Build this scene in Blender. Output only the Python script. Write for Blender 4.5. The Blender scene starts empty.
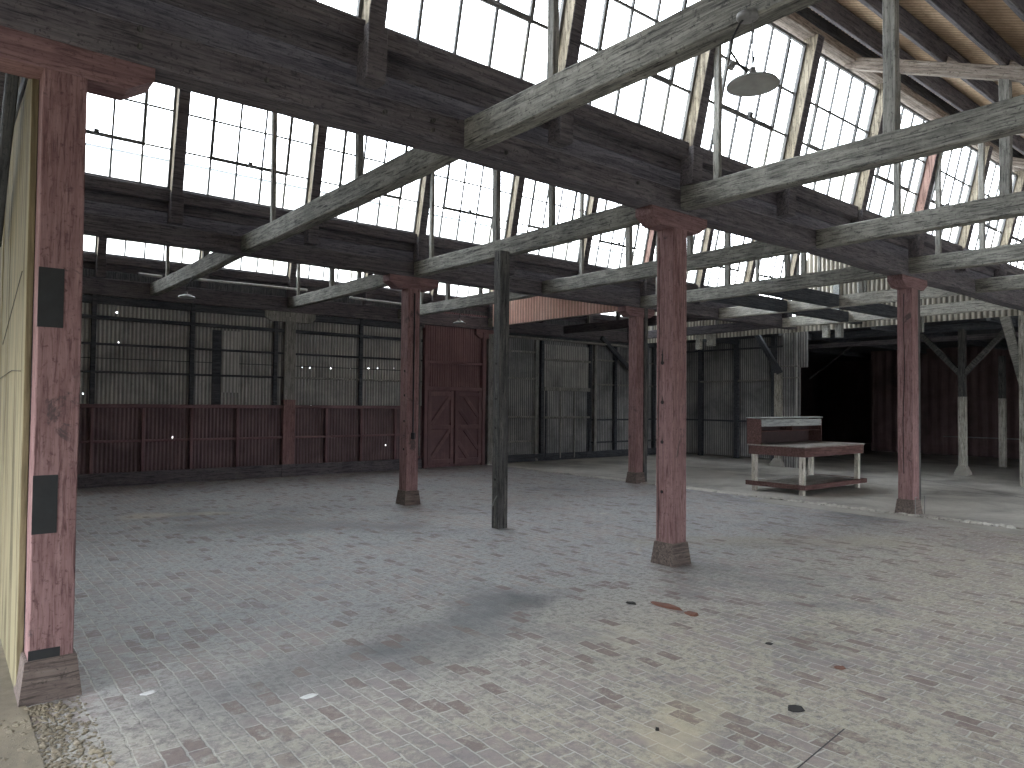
import bpy, bmesh, math, random
from mathutils import Vector, Matrix
random.seed(7)
SC = bpy.context.scene
COL = SC.collection
PI = math.pi

# ---------------------------------------------------------------- camera, sky, exposure
F_PX = 716.03
YAW, PITCH, ROLL = map(math.radians, (51.055, 1.506, 0.568))
cam_d = bpy.data.cameras.new('camera'); cam = bpy.data.objects.new('camera', cam_d); COL.objects.link(cam)
cam_d.sensor_width = 36.0; cam_d.sensor_fit = 'HORIZONTAL'; cam_d.lens = F_PX * 36.0 / 1024
cam_d.clip_start = 0.05; cam_d.clip_end = 300
fw = Vector((math.cos(YAW)*math.cos(PITCH), math.sin(YAW)*math.cos(PITCH), math.sin(PITCH)))
rt = Vector((math.sin(YAW), -math.cos(YAW), 0)); up = rt.cross(fw)
r2 = math.cos(ROLL)*rt + math.sin(ROLL)*up; u2 = -math.sin(ROLL)*rt + math.cos(ROLL)*up
M = Matrix((r2, u2, -fw)).transposed().to_4x4(); M.translation = Vector((-0.553, -4.628, 1.6))
cam.matrix_world = M
SC.camera = cam

world = bpy.data.worlds.new('sky'); SC.world = world; world.use_nodes = True
wn = world.node_tree.nodes; wl = world.node_tree.links
bg = wn['Background']
SKY_STRENGTH = 9.0
tc = wn.new('ShaderNodeTexCoord'); sep = wn.new('ShaderNodeSeparateXYZ'); rmp = wn.new('ShaderNodeValToRGB')
wl.new(tc.outputs['Generated'], sep.inputs[0]); wl.new(sep.outputs['Z'], rmp.inputs[0])
rmp.color_ramp.elements[0].position = 0.0; rmp.color_ramp.elements[0].color = (0.91, 0.945, 1.0, 1)
rmp.color_ramp.elements[1].position = 0.6; rmp.color_ramp.elements[1].color = (0.87, 0.93, 1.0, 1)
wl.new(rmp.outputs[0], bg.inputs['Color']); bg.inputs['Strength'].default_value = SKY_STRENGTH

SC.view_settings.view_transform = 'Standard'; SC.view_settings.look = 'None'
SC.view_settings.gamma = 1.0; SC.view_settings.use_curve_mapping = False
SC.view_settings.exposure = 0.28
SC.cycles.max_bounces = 10; SC.cycles.diffuse_bounces = 6; SC.cycles.transparent_max_bounces = 16
SC.cycles.use_denoising = True

# ---------------------------------------------------------------- dimensions of the frame
SA, SB = 5.33, 5.143          # bay lengths along the girders (x) and along the tie beams (y)
HB, HT = 3.56, 3.79           # underside and top of the timbers
XL, XR = -2.75, 16.58         # ends of the sawtooth roof
SLOPE = 0.43
YW = 10.22                    # inner face of the corrugated wall behind the third row

# ---------------------------------------------------------------- materials
def nt(name):
    m = bpy.data.materials.new(name); m.use_nodes = True
    n, l = m.node_tree.nodes, m.node_tree.links
    return m, n, l, n['Principled BSDF']
def coords(n, l, scale=(1, 1, 1), kind='Object', rot=(0, 0, 0)):
    t = n.new('ShaderNodeTexCoord'); mp = n.new('ShaderNodeMapping')
    mp.inputs['Scale'].default_value = scale; mp.inputs['Rotation'].default_value = rot
    l.new(t.outputs[kind], mp.inputs[0]); return mp.outputs[0]
def noise(n, l, vec, scale, detail=6, rough=.6, dist=0):
    t = n.new('ShaderNodeTexNoise'); t.inputs['Scale'].default_value = scale; t.inputs['Detail'].default_value = detail
    t.inputs['Roughness'].default_value = rough; t.inputs['Distortion'].default_value = dist
    l.new(vec, t.inputs['Vector']); return t.outputs['Fac']
def ramp(n, l, fac, stops):
    r = n.new('ShaderNodeValToRGB'); e = r.color_ramp.elements
    e[0].position, e[0].color = stops[0][0], (*stops[0][1], 1)
    e[1].position, e[1].color = stops[-1][0], (*stops[-1][1], 1)
    for p, c in stops[1:-1]:
        q = e.new(p); q.color = (*c, 1)
    l.new(fac, r.inputs[0]); return r.outputs[0]
def g(v): return (v, v, v)
def mixc(n, l, fac, a, b, mode='MIX'):
    m = n.new('ShaderNodeMix'); m.data_type = 'RGBA'; m.blend_type = mode
    if isinstance(fac, float): m.inputs[0].default_value = fac
    else: l.new(fac, m.inputs[0])
    for s, v in ((6, a), (7, b)):
        if isinstance(v, tuple): m.inputs[s].default_value = (*v, 1)
        else: l.new(v, m.inputs[s])
    return m.outputs[2]
def bump(n, l, p, h, strength=.4, dist=.01):
    b = n.new('ShaderNodeBump'); b.inputs['Strength'].default_value = strength; b.inputs['Distance'].default_value = dist
    l.new(h, b.inputs['Height']); l.new(b.outputs[0], p.inputs['Normal'])
def offset_by_object(n, l, vec, amt=17.0):
    oi = n.new('ShaderNodeObjectInfo'); mul = n.new('ShaderNodeMath'); mul.operation = 'MULTIPLY'; mul.inputs[1].default_value = amt
    l.new(oi.outputs['Random'], mul.inputs[0]); ad = n.new('ShaderNodeVectorMath'); ad.operation = 'ADD'
    l.new(vec, ad.inputs[0]); l.new(mul.outputs[0], ad.inputs[1]); return ad.outputs[0]

def wood(name, dark, mid, light, axis=0, chips=.5, rough=.85, spots=None, bumpy=.5):
    """weathered timber, grain along the mesh's own long axis"""
    m, n, l, p = nt(name)
    sc = [22, 22, 22]; sc[axis] = 1.1
    v = offset_by_object(n, l, coords(n, l))
    mp = n.new('ShaderNodeMapping'); mp.inputs['Scale'].default_value = sc; l.new(v, mp.inputs[0])
    grain = noise(n, l, mp.outputs[0], 1.6, 8, .65, .4)
    blot = noise(n, l, v, 2.3, 7, .7, .3)
    fine = noise(n, l, v, 38, 5, .7)
    base = ramp(n, l, grain, [(.32, dark), (.48, mid), (.66, light)])
    mp2 = n.new('ShaderNodeMapping'); sc2 = [60, 60, 60]; sc2[axis] = 5; mp2.inputs['Scale'].default_value = sc2; l.new(v, mp2.inputs[0])
    chk = noise(n, l, mp2.outputs[0], 1.0, 6, .7, .5)
    c = mixc(n, l, ramp(n, l, blot, [(.36, g(0)), (.62, g(chips))]), base, light)
    c = mixc(n, l, ramp(n, l, noise(n, l, v, 5.5, 8, .75, .8), [(.34, g(.8)), (.50, g(0))]), c, mid)
    c = mixc(n, l, ramp(n, l, chk, [(.36, g(.9)), (.50, g(0))]), c, dark)
    c = mixc(n, l, ramp(n, l, fine, [(.32, g(.85)), (.43, g(0))]), c, dark)
    if spots:
        sp = noise(n, l, v, 3.1, 6, .75, .6)
        c = mixc(n, l, ramp(n, l, sp, [(.60, g(0)), (.66, g(.85))]), c, spots)
    l.new(c, p.inputs['Base Color']); p.inputs['Roughness'].default_value = rough
    p.inputs['Specular IOR Level'].default_value = .25
    bump(n, l, p, mixc(n, l, .35, grain, fine), bumpy, .012)
    return m
def metal_sheet(name, a, b, c3, rough=.6, stain=None, period=0, groove=.55):
    m, n, l, p = nt(name)
    v = offset_by_object(n, l, coords(n, l))
    big = noise(n, l, v, .9, 6, .65, .4)
    mp = n.new('ShaderNodeMapping'); mp.inputs['Scale'].default_value = (14, 14, .8); l.new(v, mp.inputs[0])
    streak = noise(n, l, mp.outputs[0], 1.4, 5, .6)
    sm = noise(n, l, v, 24, 5, .7)
    c = ramp(n, l, big, [(.3, a), (.52, b), (.72, c3)])
    c = mixc(n, l, ramp(n, l, streak, [(.42, g(0)), (.7, g(.55))]), c, stain or a)
    c = mixc(n, l, ramp(n, l, sm, [(.32, g(.5)), (.45, g(0))]), c, a)
    if period:      # groove darkening: grime plus painted-in corrugation shading
        sx = n.new('ShaderNodeSeparateXYZ'); l.new(coords(n, l), sx.inputs[0])
        m1 = n.new('ShaderNodeMath'); m1.operation = 'MULTIPLY_ADD'; m1.inputs[1].default_value = 2*PI/period; l.new(sx.outputs['X'], m1.inputs[0]); m1.inputs[2].default_value = 0
        m2 = n.new('ShaderNodeMath'); m2.operation = 'SINE'; l.new(m1.outputs[0], m2.inputs[0])
        m3 = n.new('ShaderNodeMath'); m3.operation = 'MULTIPLY_ADD'; m3.inputs[1].default_value = .5; m3.inputs[2].default_value = .5; l.new(m2.outputs[0], m3.inputs[0])
        gf = ramp(n, l, m3.outputs[0], [(.25, g(0)), (.8, g(groove))])
        c = mixc(n, l, gf, c, tuple(x*.35 for x in a))
    l.new(c, p.inputs['Base Color']); p.inputs['Roughness'].default_value = rough; p.inputs['Specular IOR Level'].default_value = .3
    bump(n, l, p, sm, .15, .004)
    return m

MT = {}
MT['tie'] = wood('weathered_grey_timber', (.032, .032, .033), (.16, .158, .143), (.345, .34, .305), chips=.7, bumpy=.6)
MT['tie_white'] = wood('limewashed_timber', (.12, .12, .11), (.42, .41, .37), (.68, .67, .61), chips=.8)
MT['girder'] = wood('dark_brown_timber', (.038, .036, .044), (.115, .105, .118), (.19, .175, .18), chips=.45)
MT['mul'] = wood('bare_brown_mullion_timber', (.06, .05, .04), (.26, .225, .175), (.52, .46, .355), axis=2, chips=.5)
MT['mul_red'] = wood('red_stained_mullion_timber', (.12, .07, .06), (.32, .20, .17), (.44, .30, .26), axis=2, chips=.4)
MT['dark'] = wood('blackened_timber', (.022, .025, .034), (.065, .07, .082), (.12, .125, .13), chips=.3)
MT['darkpost'] = wood('blackened_post_timber', (.02, .02, .022), (.075, .075, .078), (.17, .165, .15), axis=2, chips=.35)
MT['red'] = wood('dull_red_painted_timber', (.12, .064, .064), (.245, .143, .142), (.35, .225, .22), axis=2, chips=.45, spots=(.09, .07, .07), bumpy=.3)
MT['redx'] = wood('dull_red_painted_cap_timber', (.11, .062, .062), (.215, .128, .13), (.30, .19, .19), axis=0, chips=.3, bumpy=.3)
MT['plinth'] = wood('grimy_plinth', (.06, .05, .045), (.145, .112, .10), (.22, .18, .16), chips=.4, bumpy=.25)
MT['stick'] = wood('grey_strut_timber', (.09, .09, .085), (.24, .24, .225), (.40, .39, .36), axis=2, chips=.5)
MT['bark'] = wood('pale_peeling_post', (.10, .095, .085), (.33, .315, .28), (.62, .60, .54), axis=2, chips=.6)
MT['rafter'] = wood('brown_rafter_timber', (.10, .08, .07), (.30, .25, .22), (.48, .43, .38), chips=.5)
MT['sheet'] = metal_sheet('grey_corrugated_iron', (.24, .24, .24), (.54, .53, .51), (.68, .66, .63), period=.070)
MT['pale_roof'] = metal_sheet('pale_weathered_roof', (.42, .41, .38), (.55, .54, .50), (.62, .61, .57))
MT['sheet_dark'] = metal_sheet('blue_grey_corrugated_iron', (.13, .133, .14), (.42, .42, .42), (.60, .59, .56), period=.070, groove=.7)
MT['sheet_red'] = metal_sheet('dark_red_corrugated_iron', (.12, .085, .09), (.23, .16, .17), (.30, .21, .22), period=.070, groove=.4)
MT['sheet_pink'] = metal_sheet('salmon_red_corrugated_iron', (.55, .33, .27), (.80, .54, .46), (.88, .67, .59), period=.10)
MT['sheet_cream'] = metal_sheet('cream_corrugated_iron', (.46, .43, .37), (.72, .69, .61), (.82, .80, .73), period=.11, groove=.75)
MT['roof'] = metal_sheet('brown_roof_sheeting', (.34, .23, .15), (.66, .49, .34), (.76, .61, .46), rough=.8, period=.076, groove=.5)
MT['redframe'] = metal_sheet('dark_red_painted_boards', (.13, .075, .08), (.22, .13, .137), (.28, .175, .18))
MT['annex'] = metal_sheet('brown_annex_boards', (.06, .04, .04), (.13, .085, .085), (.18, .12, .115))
MT['steel'] = metal_sheet('dull_steel', (.10, .10, .10), (.24, .24, .24), (.38, .38, .37), rough=.45)
MT['pipe'] = metal_sheet('pale_conduit', (.25, .25, .24), (.5, .5, .48), (.6, .6, .58), rough=.5)
MT['muntin'] = metal_sheet('dark_window_bars', (.07, .07, .075), (.14, .14, .14), (.20, .20, .20))

def plain(name, col, rough=.8):
    m, n, l, p = nt(name)
    v = coords(n, l); f = noise(n, l, v, 9, 5, .6)
    c = ramp(n, l, f, [(.3, tuple(x*.75 for x in col)), (.7, tuple(min(1, x*1.2) for x in col))])
    l.new(c, p.inputs['Base Color']); p.inputs['Roughness'].default_value = rough; return m
MT['hole'] = plain('black_bolt_hole', (.012, .010, .010))
MT['patch'] = plain('tar_black_patch', (.022, .024, .026), .6)
MT['enamel'] = plain('grey_enamel', (.34, .35, .34), .4)
MT['wire'] = plain('black_cable', (.02, .02, .025), .5)
MT['rust'] = plain('rust_brown_scrap', (.17, .075, .05))
MT['paper'] = plain('white_scrap', (.75, .76, .76))
MT['mauve_board'] = plain('maroon_stained_board', (.045, .025, .025), .6)
MT['bench_top'] = wood('worn_bench_top', (.13, .11, .10), (.27, .25, .23), (.42, .40, .37), chips=.5)
MT['bench_red'] = wood('maroon_bench_boards', (.05, .026, .024), (.115, .06, .055), (.20, .12, .11), chips=.3, bumpy=.2)
MT['bench_leg'] = wood('white_chipped_leg', (.12, .10, .08), (.58, .54, .46), (.75, .72, .66), axis=2, chips=.7)
MT['white_board'] = wood('dusty_white_board', (.20, .21, .21), (.36, .38, .375), (.50, .52, .50), chips=.4, bumpy=.15)

def glass_mat():
    m, n, l, p = nt('dusty_window_glass')
    n.remove(p); out = n['Material Output']
    tr = n.new('ShaderNodeBsdfTransparent'); gl = n.new('ShaderNodeBsdfGlossy'); tl = n.new('ShaderNodeBsdfTranslucent')
    gl.inputs['Roughness'].default_value = .08
    v = coords(n, l)
    f = noise(n, l, v, 1.3, 3, .5)
    l.new(ramp(n, l, f, [(.35, (.93, .95, .96)), (.6, (.97, .98, .96)), (.74, (.97, .93, .80))]), tr.inputs['Color'])
    tl.inputs['Color'].default_value = (.8, .82, .8, 1)
    mx = n.new('ShaderNodeMixShader'); mx.inputs[0].default_value = .10
    l.new(tr.outputs[0], mx.inputs[1]); l.new(tl.outputs[0], mx.inputs[2])
    mx2 = n.new('ShaderNodeMixShader'); mx2.inputs[0].default_value = .05
    l.new(mx.outputs[0], mx2.inputs[1]); l.new(gl.outputs[0], mx2.inputs[2])
    l.new(mx2.outputs[0], out.inputs[0]); return m
MT['glass'] = glass_mat()

def STAINS_AND_SHADE(c, stain):
    stain_shade = (.095, .10, .115)  # bluish band: dark floor stain with shade painted in
    c = stain(c, (.75, -.55), (1.75, -.60), .55, stain_shade, .55)
    c = stain(c, (1.75, -.60), (3.05, -.10), .50, stain_shade, .62)
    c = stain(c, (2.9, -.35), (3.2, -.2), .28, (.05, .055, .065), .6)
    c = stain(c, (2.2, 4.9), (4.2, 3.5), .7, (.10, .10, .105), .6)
    c = stain(c, (1.7, 6.2), (2.6, 5.9), .35, (.55, .47, .33), .5)
    c = stain(c, (6.0, .9), (8.4, -.9), .5, (.34, .30, .22), .45)
    c = stain(c, (2.2, -2.42), (2.6, -2.30), .30, (.52, .455, .31), .6, .6, 5)
    c = stain(c, (2.95, -1.30), (3.2, -1.2), .26, (.48, .44, .34), .5, .6, 5)
    return c
def brick_mat():
    m, n, l, p = nt('worn_dusty_brick_paving')
    v = coords(n, l)
    sw = n.new('ShaderNodeMapping'); sw.inputs['Rotation'].default_value = (0, 0, PI/2); l.new(v, sw.inputs[0])
    def warp(src, scale, amt, detail=3):
        nz = n.new('ShaderNodeTexNoise'); nz.inputs['Scale'].default_value = scale; nz.inputs['Detail'].default_value = detail; l.new(v, nz.inputs['Vector'])
        sb = n.new('ShaderNodeVectorMath'); sb.operation = 'SUBTRACT'; l.new(nz.outputs['Color'], sb.inputs[0]); sb.inputs[1].default_value = (.5, .5, .5)
        s1 = n.new('ShaderNodeVectorMath'); s1.operation = 'SCALE'; s1.inputs['Scale'].default_value = amt; l.new(sb.outputs[0], s1.inputs[0])
        ad = n.new('ShaderNodeVectorMath'); ad.operation = 'ADD'; l.new(src, ad.inputs[0]); l.new(s1.outputs[0], ad.inputs[1]); return ad.outputs[0]
    bv = warp(warp(sw.outputs[0], .9, .10), 16, .022, 5)
    def bricks(c1, c2, mo, ms=.0055):
        b = n.new('ShaderNodeTexBrick'); b.inputs['Scale'].default_value = 1
        b.inputs['Brick Width'].default_value = .178; b.inputs['Row Height'].default_value = .094
        b.inputs['Mortar Size'].default_value = ms; b.inputs['Mortar Smooth'].default_value = .35; b.inputs['Bias'].default_value = 0
        for k, c in (('Color1', c1), ('Color2', c2), ('Mortar', mo)): b.inputs[k].default_value = (*c, 1)
        l.new(bv, b.inputs['Vector']); return b
    b = bricks((.29, .235, .22), (.175, .155, .155), (.47, .45, .41))
    rnd = bricks((0, 0, 0), (1, 1, 1), (0, 0, 0)).outputs['Color']
    med = noise(n, l, v, .8, 9, .72, .6); wide = noise(n, l, v, .33, 5, .6, .3)
    fine = noise(n, l, v, 21, 8, .8); crust = noise(n, l, v, 6.5, 9, .78, .4)
    sx = n.new('ShaderNodeSeparateXYZ'); l.new(v, sx.inputs[0])
    mr = n.new('ShaderNodeMapRange'); mr.inputs['From Min'].default_value = -1.9; mr.inputs['From Max'].default_value = .5; l.new(warp(v, .6, 1.6), sx.inputs[0]); l.new(sx.outputs['Y'], mr.inputs['Value'])
    warm = mixc(n, l, wide, (.37, .335, .265), (.47, .435, .345)); cool = mixc(n, l, wide, (.30, .315, .345), (.42, .42, .42))
    dust = mixc(n, l, mr.outputs[0], warm, cool)  # real dust, with a bluish skylight tint put into its colour by position
    dust = mixc(n, l, ramp(n, l, fine, [(.40, g(.85)), (.52, g(0))]), dust, (.15, .142, .135))
    dust = mixc(n, l, ramp(n, l, noise(n, l, v, 55, 4, .8), [(.56, g(0)), (.68, g(.8))]), dust, (.62, .60, .55))
    # amount of dust: patches + crust + chance per brick
    def mad(a, k, o):
        q = n.new('ShaderNodeMath'); q.operation = 'MULTIPLY_ADD'; q.inputs[1].default_value = k; q.inputs[2].default_value = o; l.new(a, q.inputs[0]); return q.outputs[0]
    def addm(a, b_):
        q = n.new('ShaderNodeMath'); q.operation = 'ADD'; l.new(a, q.inputs[0]); l.new(b_, q.inputs[1]); return q.outputs[0]
    cover = addm(addm(addm(mad(med, 1.6, -.28), mad(crust, 1.1, -.55)), addm(mad(fine, .7, -.35), mad(rnd, .25, -.125))), mad(mr.outputs[0], .07, 0))
    c = mixc(n, l, ramp(n, l, cover, [(.34, g(.08)), (.46, g(.42)), (.60, g(.92))]), b.outputs['Color'], dust)
    st = noise(n, l, v, .55, 8, .72, .8)
    c = mixc(n, l, ramp(n, l, noise(n, l, v, 10, 6, .75, .5), [(.36, g(.6)), (.47, g(0))]), c, (.15, .14, .135))
    # soaked-in stains, the bluish band with shade painted in: noisy capsules on the floor
    def stain(c, a, b_, rad, col, amt, wob=.9, sc_=1.4):
        wv = warp(v, sc_, wob, 6)
        pa = n.new('ShaderNodeVectorMath'); pa.operation = 'SUBTRACT'; l.new(wv, pa.inputs[0]); pa.inputs[1].default_value = (*a, 0)
        ba = Vector((b_[0]-a[0], b_[1]-a[1], 0)); L2 = max(ba.length_squared, 1e-6)
        d = n.new('ShaderNodeVectorMath'); d.operation = 'DOT_PRODUCT'; l.new(pa.outputs[0], d.inputs[0]); d.inputs[1].default_value = ba/L2
        cl = n.new('ShaderNodeClamp'); l.new(d.outputs['Value'], cl.inputs[0])
        sc3 = n.new('ShaderNodeVectorMath'); sc3.operation = 'SCALE'; sc3.inputs[0].default_value = ba; l.new(cl.outputs[0], sc3.inputs['Scale'])
        df = n.new('ShaderNodeVectorMath'); df.operation = 'SUBTRACT'; l.new(pa.outputs[0], df.inputs[0]); l.new(sc3.outputs[0], df.inputs[1])
        fl_ = n.new('ShaderNodeVectorMath'); fl_.operation = 'MULTIPLY'; l.new(df.outputs[0], fl_.inputs[0]); fl_.inputs[1].default_value = (1, 1, 0)
        ln = n.new('ShaderNodeVectorMath'); ln.operation = 'LENGTH'; l.new(fl_.outputs[0], ln.inputs[0])
        m_ = n.new('ShaderNodeMapRange'); m_.inputs['From Min'].default_value = 0; m_.inputs['From Max'].default_value = rad; m_.inputs['To Min'].default_value = amt; m_.inputs['To Max'].default_value = 0
        m_.interpolation_type = 'SMOOTHSTEP'; l.new(ln.outputs['Value'], m_.inputs['Value'])
        return mixc(n, l, m_.outputs[0], c, col)
    c = STAINS_AND_SHADE(c, stain)
    c = mixc(n, l, ramp(n, l, st, [(.53, g(0)), (.62, g(.35)), (.72, g(.65))]), c, (.10, .105, .12))
    c = mixc(n, l, mixc(n, l, 1.0, ramp(n, l, rnd, [(.80, g(0)), (.90, g(1))]), ramp(n, l, crust, [(.50, g(.75)), (.60, g(0))]), 'MULTIPLY'), c, (.155, .105, .095))
    sp = noise(n, l, v, 2.3, 7, .7, .3)
    c = mixc(n, l, ramp(n, l, sp, [(.66, g(0)), (.74, g(.6))]), c, (.58, .54, .45))
    l.new(c, p.inputs['Base Color'])
    l.new(ramp(n, l, med, [(.35, g(.42)), (.65, g(.75))]), p.inputs['Roughness']); p.inputs['Specular IOR Level'].default_value = .5
    hgt = mixc(n, l, .45, ramp(n, l, b.outputs['Fac'], [(0, g(.65)), (1, g(.30))]), mixc(n, l, .5, fine, crust))
    bump(n, l, p, hgt, .7, .03)
    return m
MT['brick'] = brick_mat()
def concrete_mat(name, a, b_, c_):
    m, n, l, p = nt(name)
    v = coords(n, l)
    w = noise(n, l, v, .7, 7, .65, .6); f = noise(n, l, v, 14, 7, .7)
    c = ramp(n, l, w, [(.32, a), (.5, b_), (.68, c_)])
    c = mixc(n, l, ramp(n, l, f, [(.3, g(.4)), (.5, g(0))]), c, a)
    l.new(c, p.inputs['Base Color']); p.inputs['Roughness'].default_value = .6; p.inputs['Specular IOR Level'].default_value = .4
    bump(n, l, p, f, .35, .01); return m
MT['concrete'] = concrete_mat('grey_concrete', (.22, .21, .195), (.44, .42, .385), (.58, .56, .52))
MT['apron'] = concrete_mat('pale_concrete', (.24, .225, .20), (.36, .345, .31), (.46, .44, .40))
MT['rubble_stone'] = concrete_mat('pale_rubble_stone', (.34, .33, .30), (.56, .54, .50), (.70, .68, .63))
MT['dirt'] = concrete_mat('yellowish_dirt', (.07, .058, .04), (.20, .17, .12), (.36, .31, .22))
def board_mat():
    m, n, l, p = nt('weathered_pale_sheathing')
    v = coords(n, l)
    mp = n.new('ShaderNodeMapping'); mp.inputs['Scale'].default_value = (5, 5, .3); l.new(v, mp.inputs[0])
    s = noise(n, l, mp.outputs[0], 1.6, 9, .7, .3); b_ = noise(n, l, v, 1.6, 6, .7, .4); f = noise(n, l, v, 30, 5, .7)
    c = ramp(n, l, s, [(.30, (.03, .026, .016)), (.44, (.13, .112, .064)), (.56, (.30, .26, .155)), (.70, (.09, .078, .045))])
    c = mixc(n, l, ramp(n, l, b_, [(.45, g(0)), (.7, g(.5))]), c, (.24, .205, .125))
    c = mixc(n, l, ramp(n, l, f, [(.27, g(.8)), (.36, g(0))]), c, (.06, .05, .04))
    l.new(c, p.inputs['Base Color']); p.inputs['Roughness'].default_value = .9; bump(n, l, p, s, .5, .01); return m
MT['pale_board'] = board_mat()

# ---------------------------------------------------------------- helpers
def link(name, me, mat, parent=None):
    o = bpy.data.objects.new(name, me); COL.objects.link(o)
    if mat and not me.materials: me.materials.append(MT[mat] if isinstance(mat, str) else mat)
    if parent: o.parent = parent
    return o
def bm_obj(name, bm, mat, parent=None, smooth=False):
    bmesh.ops.recalc_face_normals(bm, faces=bm.faces)
    me = bpy.data.meshes.new(name); bm.to_mesh(me); bm.free()
    if smooth:
        for p in me.polygons: p.use_smooth = True
    return link(name, me, mat, parent)
def add_box(bm, lo, hi, rot=None, loc=(0, 0, 0), bev=0):
    c = [(lo[i]+hi[i])/2 for i in range(3)]; s = [abs(hi[i]-lo[i]) for i in range(3)]
    ret = bmesh.ops.create_cube(bm, size=1); vs = ret['verts']
    for v in vs: v.co = Vector((v.co.x*s[0]+c[0], v.co.y*s[1]+c[1], v.co.z*s[2]+c[2]))
    if bev:
        es = list({e for v in vs for e in v.link_edges})
        r = bmesh.ops.bevel(bm, geom=es, offset=bev, segments=1, affect='EDGES', clamp_overlap=True)
        vs = [v for v in bm.verts if v.is_valid and v in set(r['verts']) or v in set(vs)] if False else r['verts']
    if rot:
        for v in vs: v.co = rot @ v.co
    for v in vs: v.co += Vector(loc)
    return vs
def box(name, lo, hi, mat, parent=None, bev=.0):
    bm = bmesh.new(); add_box(bm, lo, hi, bev=bev); return bm_obj(name, bm, mat, parent)
def timber(name, a, b, w, h, mat, parent=None, bev=.008, sag=0, rough=.004, upv=Vector((0, 0, 1)), wane=0):
    """a hand-hewn timber from a to b (centre line); the mesh's local x axis (or z for posts) is its length"""
    a, b = Vector(a), Vector(b); L = (b-a).length; x = (b-a).normalized()
    y = upv.cross(x)
    if y.length < 1e-3: y = Vector((1, 0, 0)).cross(x)
    y.normalize(); z = x.cross(y)
    N = max(2, int(L/.35))
    bm = bmesh.new(); rings = []
    r = random.Random(hash((round(a.x, 2), round(a.y, 2), round(a.z, 2), round(b.x, 2))) & 0xffff)
    for i in range(N+1):
        t = i/N; s = -sag*4*t*(1-t)
        dy = (r.random()-.5)*rough; dz = (r.random()-.5)*rough
        ring = []
        hw, hh, c = w/2, h/2, bev
        for (py, pz) in ((-hw+c, -hh), (hw-c, -hh), (hw, -hh+c), (hw, hh-c), (hw-c, hh), (-hw+c, hh), (-hw, hh-c), (-hw, -hh+c)):
            k = wane*(r.random()-.5)
            ring.append(bm.verts.new((L*t, py+dy+k, pz+s+dz+k)))
        rings.append(ring)
    for i in range(N):
        for k in range(8):
            bm.faces.new((rings[i][k], rings[i][(k+1) % 8], rings[i+1][(k+1) % 8], rings[i+1][k]))
    bm.faces.new(rings[0]); bm.faces.new(rings[-1][::-1])
    o = bm_obj(name, bm, mat, parent)
    mw = Matrix((x, y, z)).transposed().to_4x4(); mw.translation = a
    o.matrix_basis = mw
    return o
def post(name, x, y, z0, z1, w, d, mat, parent=None, bev=.006, lean=(0, 0), rough=.004):
    """a vertical post whose mesh z axis is its length"""
    N = max(2, int((z1-z0)/.35)); bm = bmesh.new(); rings = []
    r = random.Random(int(abs(x*131+y*17+z0*7)*10) & 0xffff)
    hw, hd, c = w/2, d/2, bev; L = z1-z0
    for i in range(N+1):
        t = i/N; dx = (r.random()-.5)*rough+lean[0]*t; dy = (r.random()-.5)*rough+lean[1]*t
        rings.append([bm.verts.new((px+dx, py+dy, L*t)) for px, py in ((-hw+c, -hd), (hw-c, -hd), (hw, -hd+c), (hw, hd-c), (hw-c, hd), (-hw+c, hd), (-hw, hd-c), (-hw, -hd+c))])
    for i in range(N):
        for k in range(8): bm.faces.new((rings[i][k], rings[i][(k+1) % 8], rings[i+1][(k+1) % 8], rings[i+1][k]))
    bm.faces.new(rings[0][::-1]); bm.faces.new(rings[-1])
    o = bm_obj(name, bm, mat, parent); o.location = (x, y, z0)
    return o
def empty(name, loc=(0, 0, 0)):
    o = bpy.data.objects.new(name, None); COL.objects.link(o); o.location = loc; o.empty_display_size = .1; return o
def tag(o, label, cat, group=None, kind=None):
    o['label'] = label; o['category'] = cat
    if group: o['group'] = group
    if kind: o['kind'] = kind
    return o
def struct(o, label=None):
    o['kind'] = 'structure'
    if label: o['label'] = label
    return o
def tube(bm, pts, r, seg=8):
    pts = [Vector(p) for p in pts]; rings = []
    for i, p in enumerate(pts):
        t = (pts[min(i+1, len(pts)-1)]-pts[max(i-1, 0)]).normalized()
        a = t.cross(Vector((0, 0, 1)))
        if a.length < .05: a = t.cross(Vector((1, 0, 0)))
        a.normalize(); b = t.cross(a)
        rings.append([bm.verts.new(p+a*r*math.cos(2*PI*k/seg)+b*r*math.sin(2*PI*k/seg)) for k in range(seg)])
    for i in range(len(rings)-1):
        for k in range(seg): bm.faces.new((rings[i][k], rings[i][(k+1) % seg], rings[i+1][(k+1) % seg], rings[i+1][k]))
    bm.faces.new(rings[0]); bm.faces.new(rings[-1][::-1])
def lathe(bm, prof, seg=32, at=(0, 0, 0)):
    rings = [[bm.verts.new((at[0]+r*math.cos(2*PI*k/seg), at[1]+r*math.sin(2*PI*k/seg), at[2]+z)) for k in range(seg)] for r, z in prof]
    for i in range(len(rings)-1):
        for k in range(seg): bm.faces.new((rings[i][k], rings[i][(k+1) % seg], rings[i+1][(k+1) % seg], rings[i+1][k]))
    bm.faces.new(rings[0]); bm.faces.new(rings[-1][::-1])
def disc(name, centre, normal, r, mat, parent, depth=.012, seg=12):
    bm = bmesh.new()
    bmesh.ops.create_cone(bm, cap_ends=True, segments=seg, radius1=r, radius2=r*.85, depth=depth)
    q = Vector((0, 0, 1)).rotation_difference(Vector(normal))
    for v in bm.verts: v.co = q @ v.co + Vector(centre)
    return bm_obj(name, bm, mat, parent)
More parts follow.
